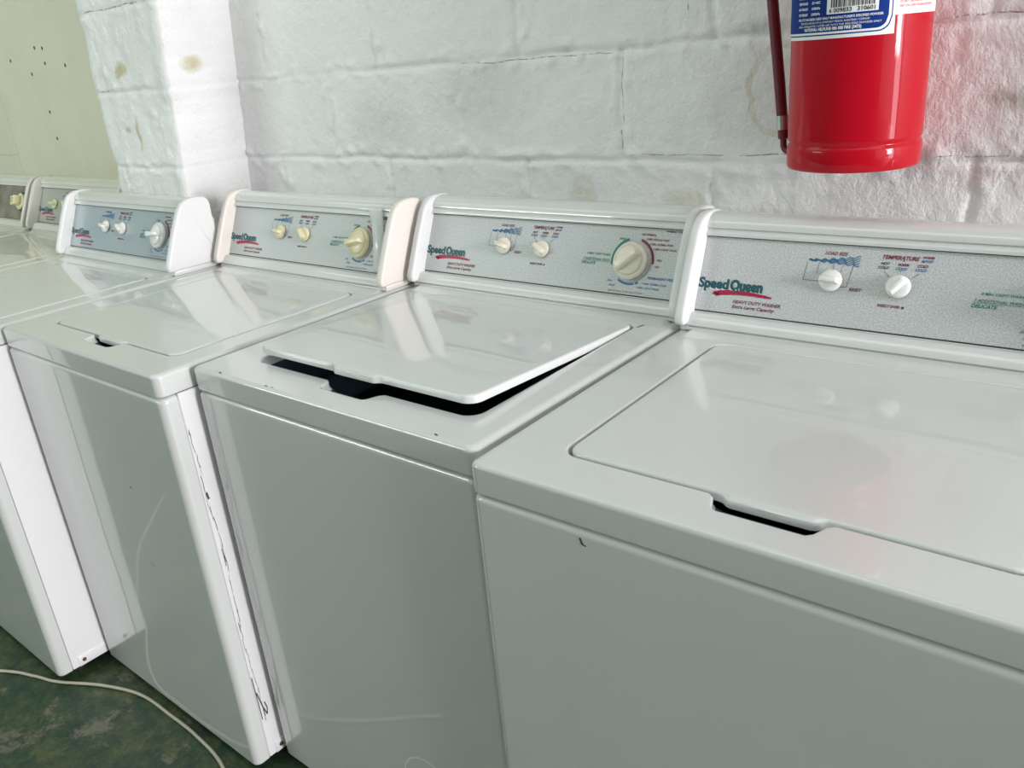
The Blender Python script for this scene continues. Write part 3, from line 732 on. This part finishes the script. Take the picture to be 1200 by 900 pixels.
# ------------------------------------------------------------------ fire extinguisher
EX, EY, ER, EZ = 0.21, 0.688, 0.095, 1.170
ext = bpy.data.objects.new('fire_extinguisher', None); COL.objects.link(ext); ext.location = (EX, EY, EZ); ext.empty_display_size = .1
tag(ext, 'red fire extinguisher with blue and white label hanging on the block wall', 'fire extinguisher')
bm = bmesh.new()
lathe(bm, [(0.0, .012), (.080, .012), (.086, .004), (.0885, 0), (.0935, .0005), (.0955, .004), (.0955, .030), (.0945, .034), (.0925, .036), (.0925, .038), (.0945, .041), (ER, .045), (ER, .44), (.092, .465), (.083, .492), (.066, .515), (.042, .528), (.026, .532), (.024, .545), (0, .545)], 96)
link('cylinder', finish(bm, 'cylinder', True, A(55)), M['red'], ext)
def cyl(r):
    return lambda a, z_, n_: ((r + n_) * math.cos(math.radians(a)), (r + n_) * math.sin(math.radians(a)), z_ - EZ)
def cyl_patch(bm, a0, a1, z0, z1, n_, zb0=None, zb1=None, k=40):
    f = cyl(ER); L0 = []; L1 = []
    for i in range(k + 1):
        a = a0 + (a1 - a0) * i / k; zz = z0 if zb0 is None else zb0 + (zb1 - zb0) * i / k
        L0.append(bm.verts.new(f(a, zz, n_))); L1.append(bm.verts.new(f(a, z1, n_)))
    for i in range(k): bm.faces.new((L0[i], L0[i + 1], L1[i + 1], L1[i]))
def cyl_round(bm, a0, a1, z0, z1, n_, r):
    f = cyl(ER); k = 60; deg = r / ER * 57.3; lo = []; hi = []
    for i in range(k + 1):
        a = a0 + (a1 - a0) * i / k; d = min(a - a0, a1 - a); zz = 0 if d >= deg else r * (1 - math.sqrt(max(0, 1 - (1 - d / deg) ** 2)))
        lo.append(bm.verts.new(f(a, z0 + zz, n_))); hi.append(bm.verts.new(f(a, z1 - zz, n_)))
    for i in range(k): bm.faces.new((lo[i], lo[i + 1], hi[i + 1], hi[i]))
bm = bmesh.new(); cyl_patch(bm, -165, -46.3, 1.3535, 1.555, .0005); lab = link('label', finish(bm, 'label'), M['label_white'], ext)
bm = bmesh.new(); cyl_patch(bm, -46.3, 30, 1.3765, 1.555, .0005); lab2 = link('instruction_label', finish(bm, 'instruction_label'), M['label_white'], ext)
bm = bmesh.new(); cyl_round(bm, -163, -48.5, 1.3580, 1.551, .0008, .018); link('label_border', finish(bm, 'label_border'), M['label_blue'], lab)
bm = bmesh.new(); cyl_round(bm, -162.0, -49.5, 1.3597, 1.5495, .0010, .017); link('label_border', finish(bm, 'label_border'), M['label_white'], lab)
bm = bmesh.new(); cyl_round(bm, -160.5, -51.8, 1.3625, 1.546, .0012, .015); link('label_field', finish(bm, 'label_field'), M['label_blue'], lab)
bm = bmesh.new(); cyl_patch(bm, -100, -60, 1.3845, 1.424, .0014); link('barcode_field', finish(bm, 'barcode_field'), M['label_white'], lab)
bm = bmesh.new(); a = -96.5; random.seed(11)
while a < -63:
    wd = random.choice((.3, .45, .75, 1.0)); cyl_patch(bm, a, a + wd, 1.3925, 1.422, .0017, k=2); a += wd + random.choice((.3, .5, .8))
k_ = 57.2958 / (ER + .0014)
def cyl_text(bm, s, a0, z0, size, a1=None, bold=.02, nn=.0017):
    V, Fc = text_mesh(s, size, bold); w_ = max(x for x, _ in V); sc_ = ((a1 - a0) / w_) if a1 else k_
    vv = [bm.verts.new(cyl(ER)(a0 + x * sc_, z0 + y, nn)) for x, y in V]
    for fc in Fc:
        try: bm.faces.new([vv[i] for i in fc])
        except ValueError: pass
cyl_text(bm, '6 009833', -98, 1.3862, .0075, -80); cyl_text(bm, '310601', -76, 1.3862, .0075, -62.5)
link('barcode', finish(bm, 'barcode', False), M['black_print'], lab)
bm = bmesh.new()
cyl_text(bm, "FIRE. IF IT HAS BEEN USED ONLY MANUFACTURER'S SPECIFIED POWDER", -131, 1.3785, .0042, -56)
cyl_text(bm, 'SERVICED ANNUALLY BY A COMPETENT PERSON, REGISTERED COMPANY', -127, 1.3740, .0036, -66, 0)
cyl_text(bm, 'REFILL IMMEDIATELY AFTER USE WITH THE SPECIFIED POWDER ONLY', -130, 1.3697, .0036, -57, 0)
cyl_text(bm, 'NATIONAL HELPLINE 086 000 FIRE (3473)', -122, 1.3647, .0054, -72, .03)
for i, (s, t_) in enumerate([('TEST PRESSURE', '2500kPa'), ('MAX PRESSURE', '1500kPa'), ('TEMP RANGE', '-20 +60C'), ('DISCHARGE', '15 - 18s'), ('TEST DATE', '5 YEARS')]):
    cyl_text(bm, s, -131, 1.3850 + i * .0072, .0044, -119); cyl_text(bm, t_, -115, 1.3850 + i * .0072, .0044, -106)
cyl_text(bm, 'FIRE EXTINGUISHER', -140, 1.500, .016, -62, .03); cyl_text(bm, 'DRY POWDER  ABC  9 kg', -132, 1.470, .011, -70, .03)
link('label_lettering', finish(bm, 'label_lettering', False), M['white_print'], lab)
bm = bmesh.new()
for i, s in enumerate(['KEEP CLEAR. CHECK THE GAUGE EVERY MONTH', 'DO NOT USE AGAIN BEFORE REFILLING', 'PULL OUT PIN. AIM AT BASE OF FIRE', 'SQUEEZE LEVER AND SWEEP SIDE TO SIDE']):
    cyl_text(bm, s, -43, 1.3855 + .0055 * i, .0042, -6, nn=.0010)
link('red_lettering', finish(bm, 'red_lettering', False), M['label_red'], lab2)
# valve, levers, gauge
bm = bmesh.new(); lathe(bm, [(0, .540), (.020, .540), (.022, .548), (.022, .560), (.016, .566), (.016, .600), (.012, .606), (0, .606)], 32)
add_box(bm, -.030, .0, -.010, .010, .568, .590, .003); link('valve', finish(bm, 'valve', True, A(45)), M['brass'], ext)
bm = bmesh.new(); add_box(bm, -.012, .012, -.13, .015, .606, .612, .002); add_box(bm, -.012, .012, .010, .015, .59, .61, .001); link('operating_lever', finish(bm, 'operating_lever', True, A(45)), M['red'], ext)
bm = bmesh.new(); add_box(bm, -.012, .012, -.12, -.010, .575, .580, .002); link('carry_handle', finish(bm, 'carry_handle', True, A(45)), M['red'], ext)
bm = bmesh.new(); lathe(bm, [(0, 0), (.016, 0), (.0165, .002), (.0165, .009), (.014, .010), (0, .010)], 28, Matrix.Translation((.016, 0, .582)) @ Matrix.Rotation(A(90), 4, 'Y')); link('pressure_gauge', finish(bm, 'pressure_gauge', True, A(45)), M['steel'], ext)
# hose: from the valve, out to the left and down beside the body
lx = lambda x, y, z_: (x - EX, y - EY, z_ - EZ)
bm = bmesh.new()
tube(bm, smooth_path([lx(.182, .688, 1.749), lx(.14, .70, 1.752), lx(.085, .715, 1.72), lx(.056, .72, 1.64), lx(.052, .72, 1.52), lx(.064, .72, 1.41), lx(.078, .72, 1.30), lx(.0855, .72, 1.236)], 12), .0088, 18)
link('hose', finish(bm, 'hose', True, A(60)), M['hose'], ext)
bm = bmesh.new(); tube(bm, [Vector(lx(.0855, .72, 1.241)), Vector(lx(.0868, .72, 1.219))], .0098, 20); link('ferrule', finish(bm, 'ferrule', True, A(60)), M['steel'], ext)
bm = bmesh.new(); tube(bm, smooth_path([lx(.0868, .72, 1.221), lx(.0885, .72, 1.207), lx(.090, .719, 1.192), lx(.096, .718, 1.1855), lx(.110, .714, 1.1845), lx(.1285, .708, 1.1845)], 8), lambda t: .0085 if t < .25 else .0052, 16)
link('nozzle', finish(bm, 'nozzle', True, A(60)), M['hose'], ext)
bm = bmesh.new(); add_box(bm, -.02, .02, .088, .101, .30, .42, .001); add_box(bm, -.012, .012, .020, .101, .545, .549, .001); add_box(bm, -.012, .012, .096, .101, .40, .549, .001)
link('wall_bracket', finish(bm, 'wall_bracket', True, A(45)), M['steel'], ext)

# ------------------------------------------------------------------ cord on the floor
bm = bmesh.new()
tube(bm, smooth_path([(-2.1, -.60, .005), (-1.85, -.38, .005), (-1.57, -.215, .005), (-1.469, -.172, .005), (-1.393, -.147, .005), (-1.277, -.087, .005), (-1.16, -.049, .005), (-1.032, -.044, .005), (-.921, -.045, .005), (-.794, -.061, .005), (-.66, -.12, .005), (-.5, -.25, .005)], 10), .0038, 10)
tag(link('power_cord', finish(bm, 'power_cord'), M['cord']), 'thin dusty white cord lying on the green floor along the machine fronts', 'cord')
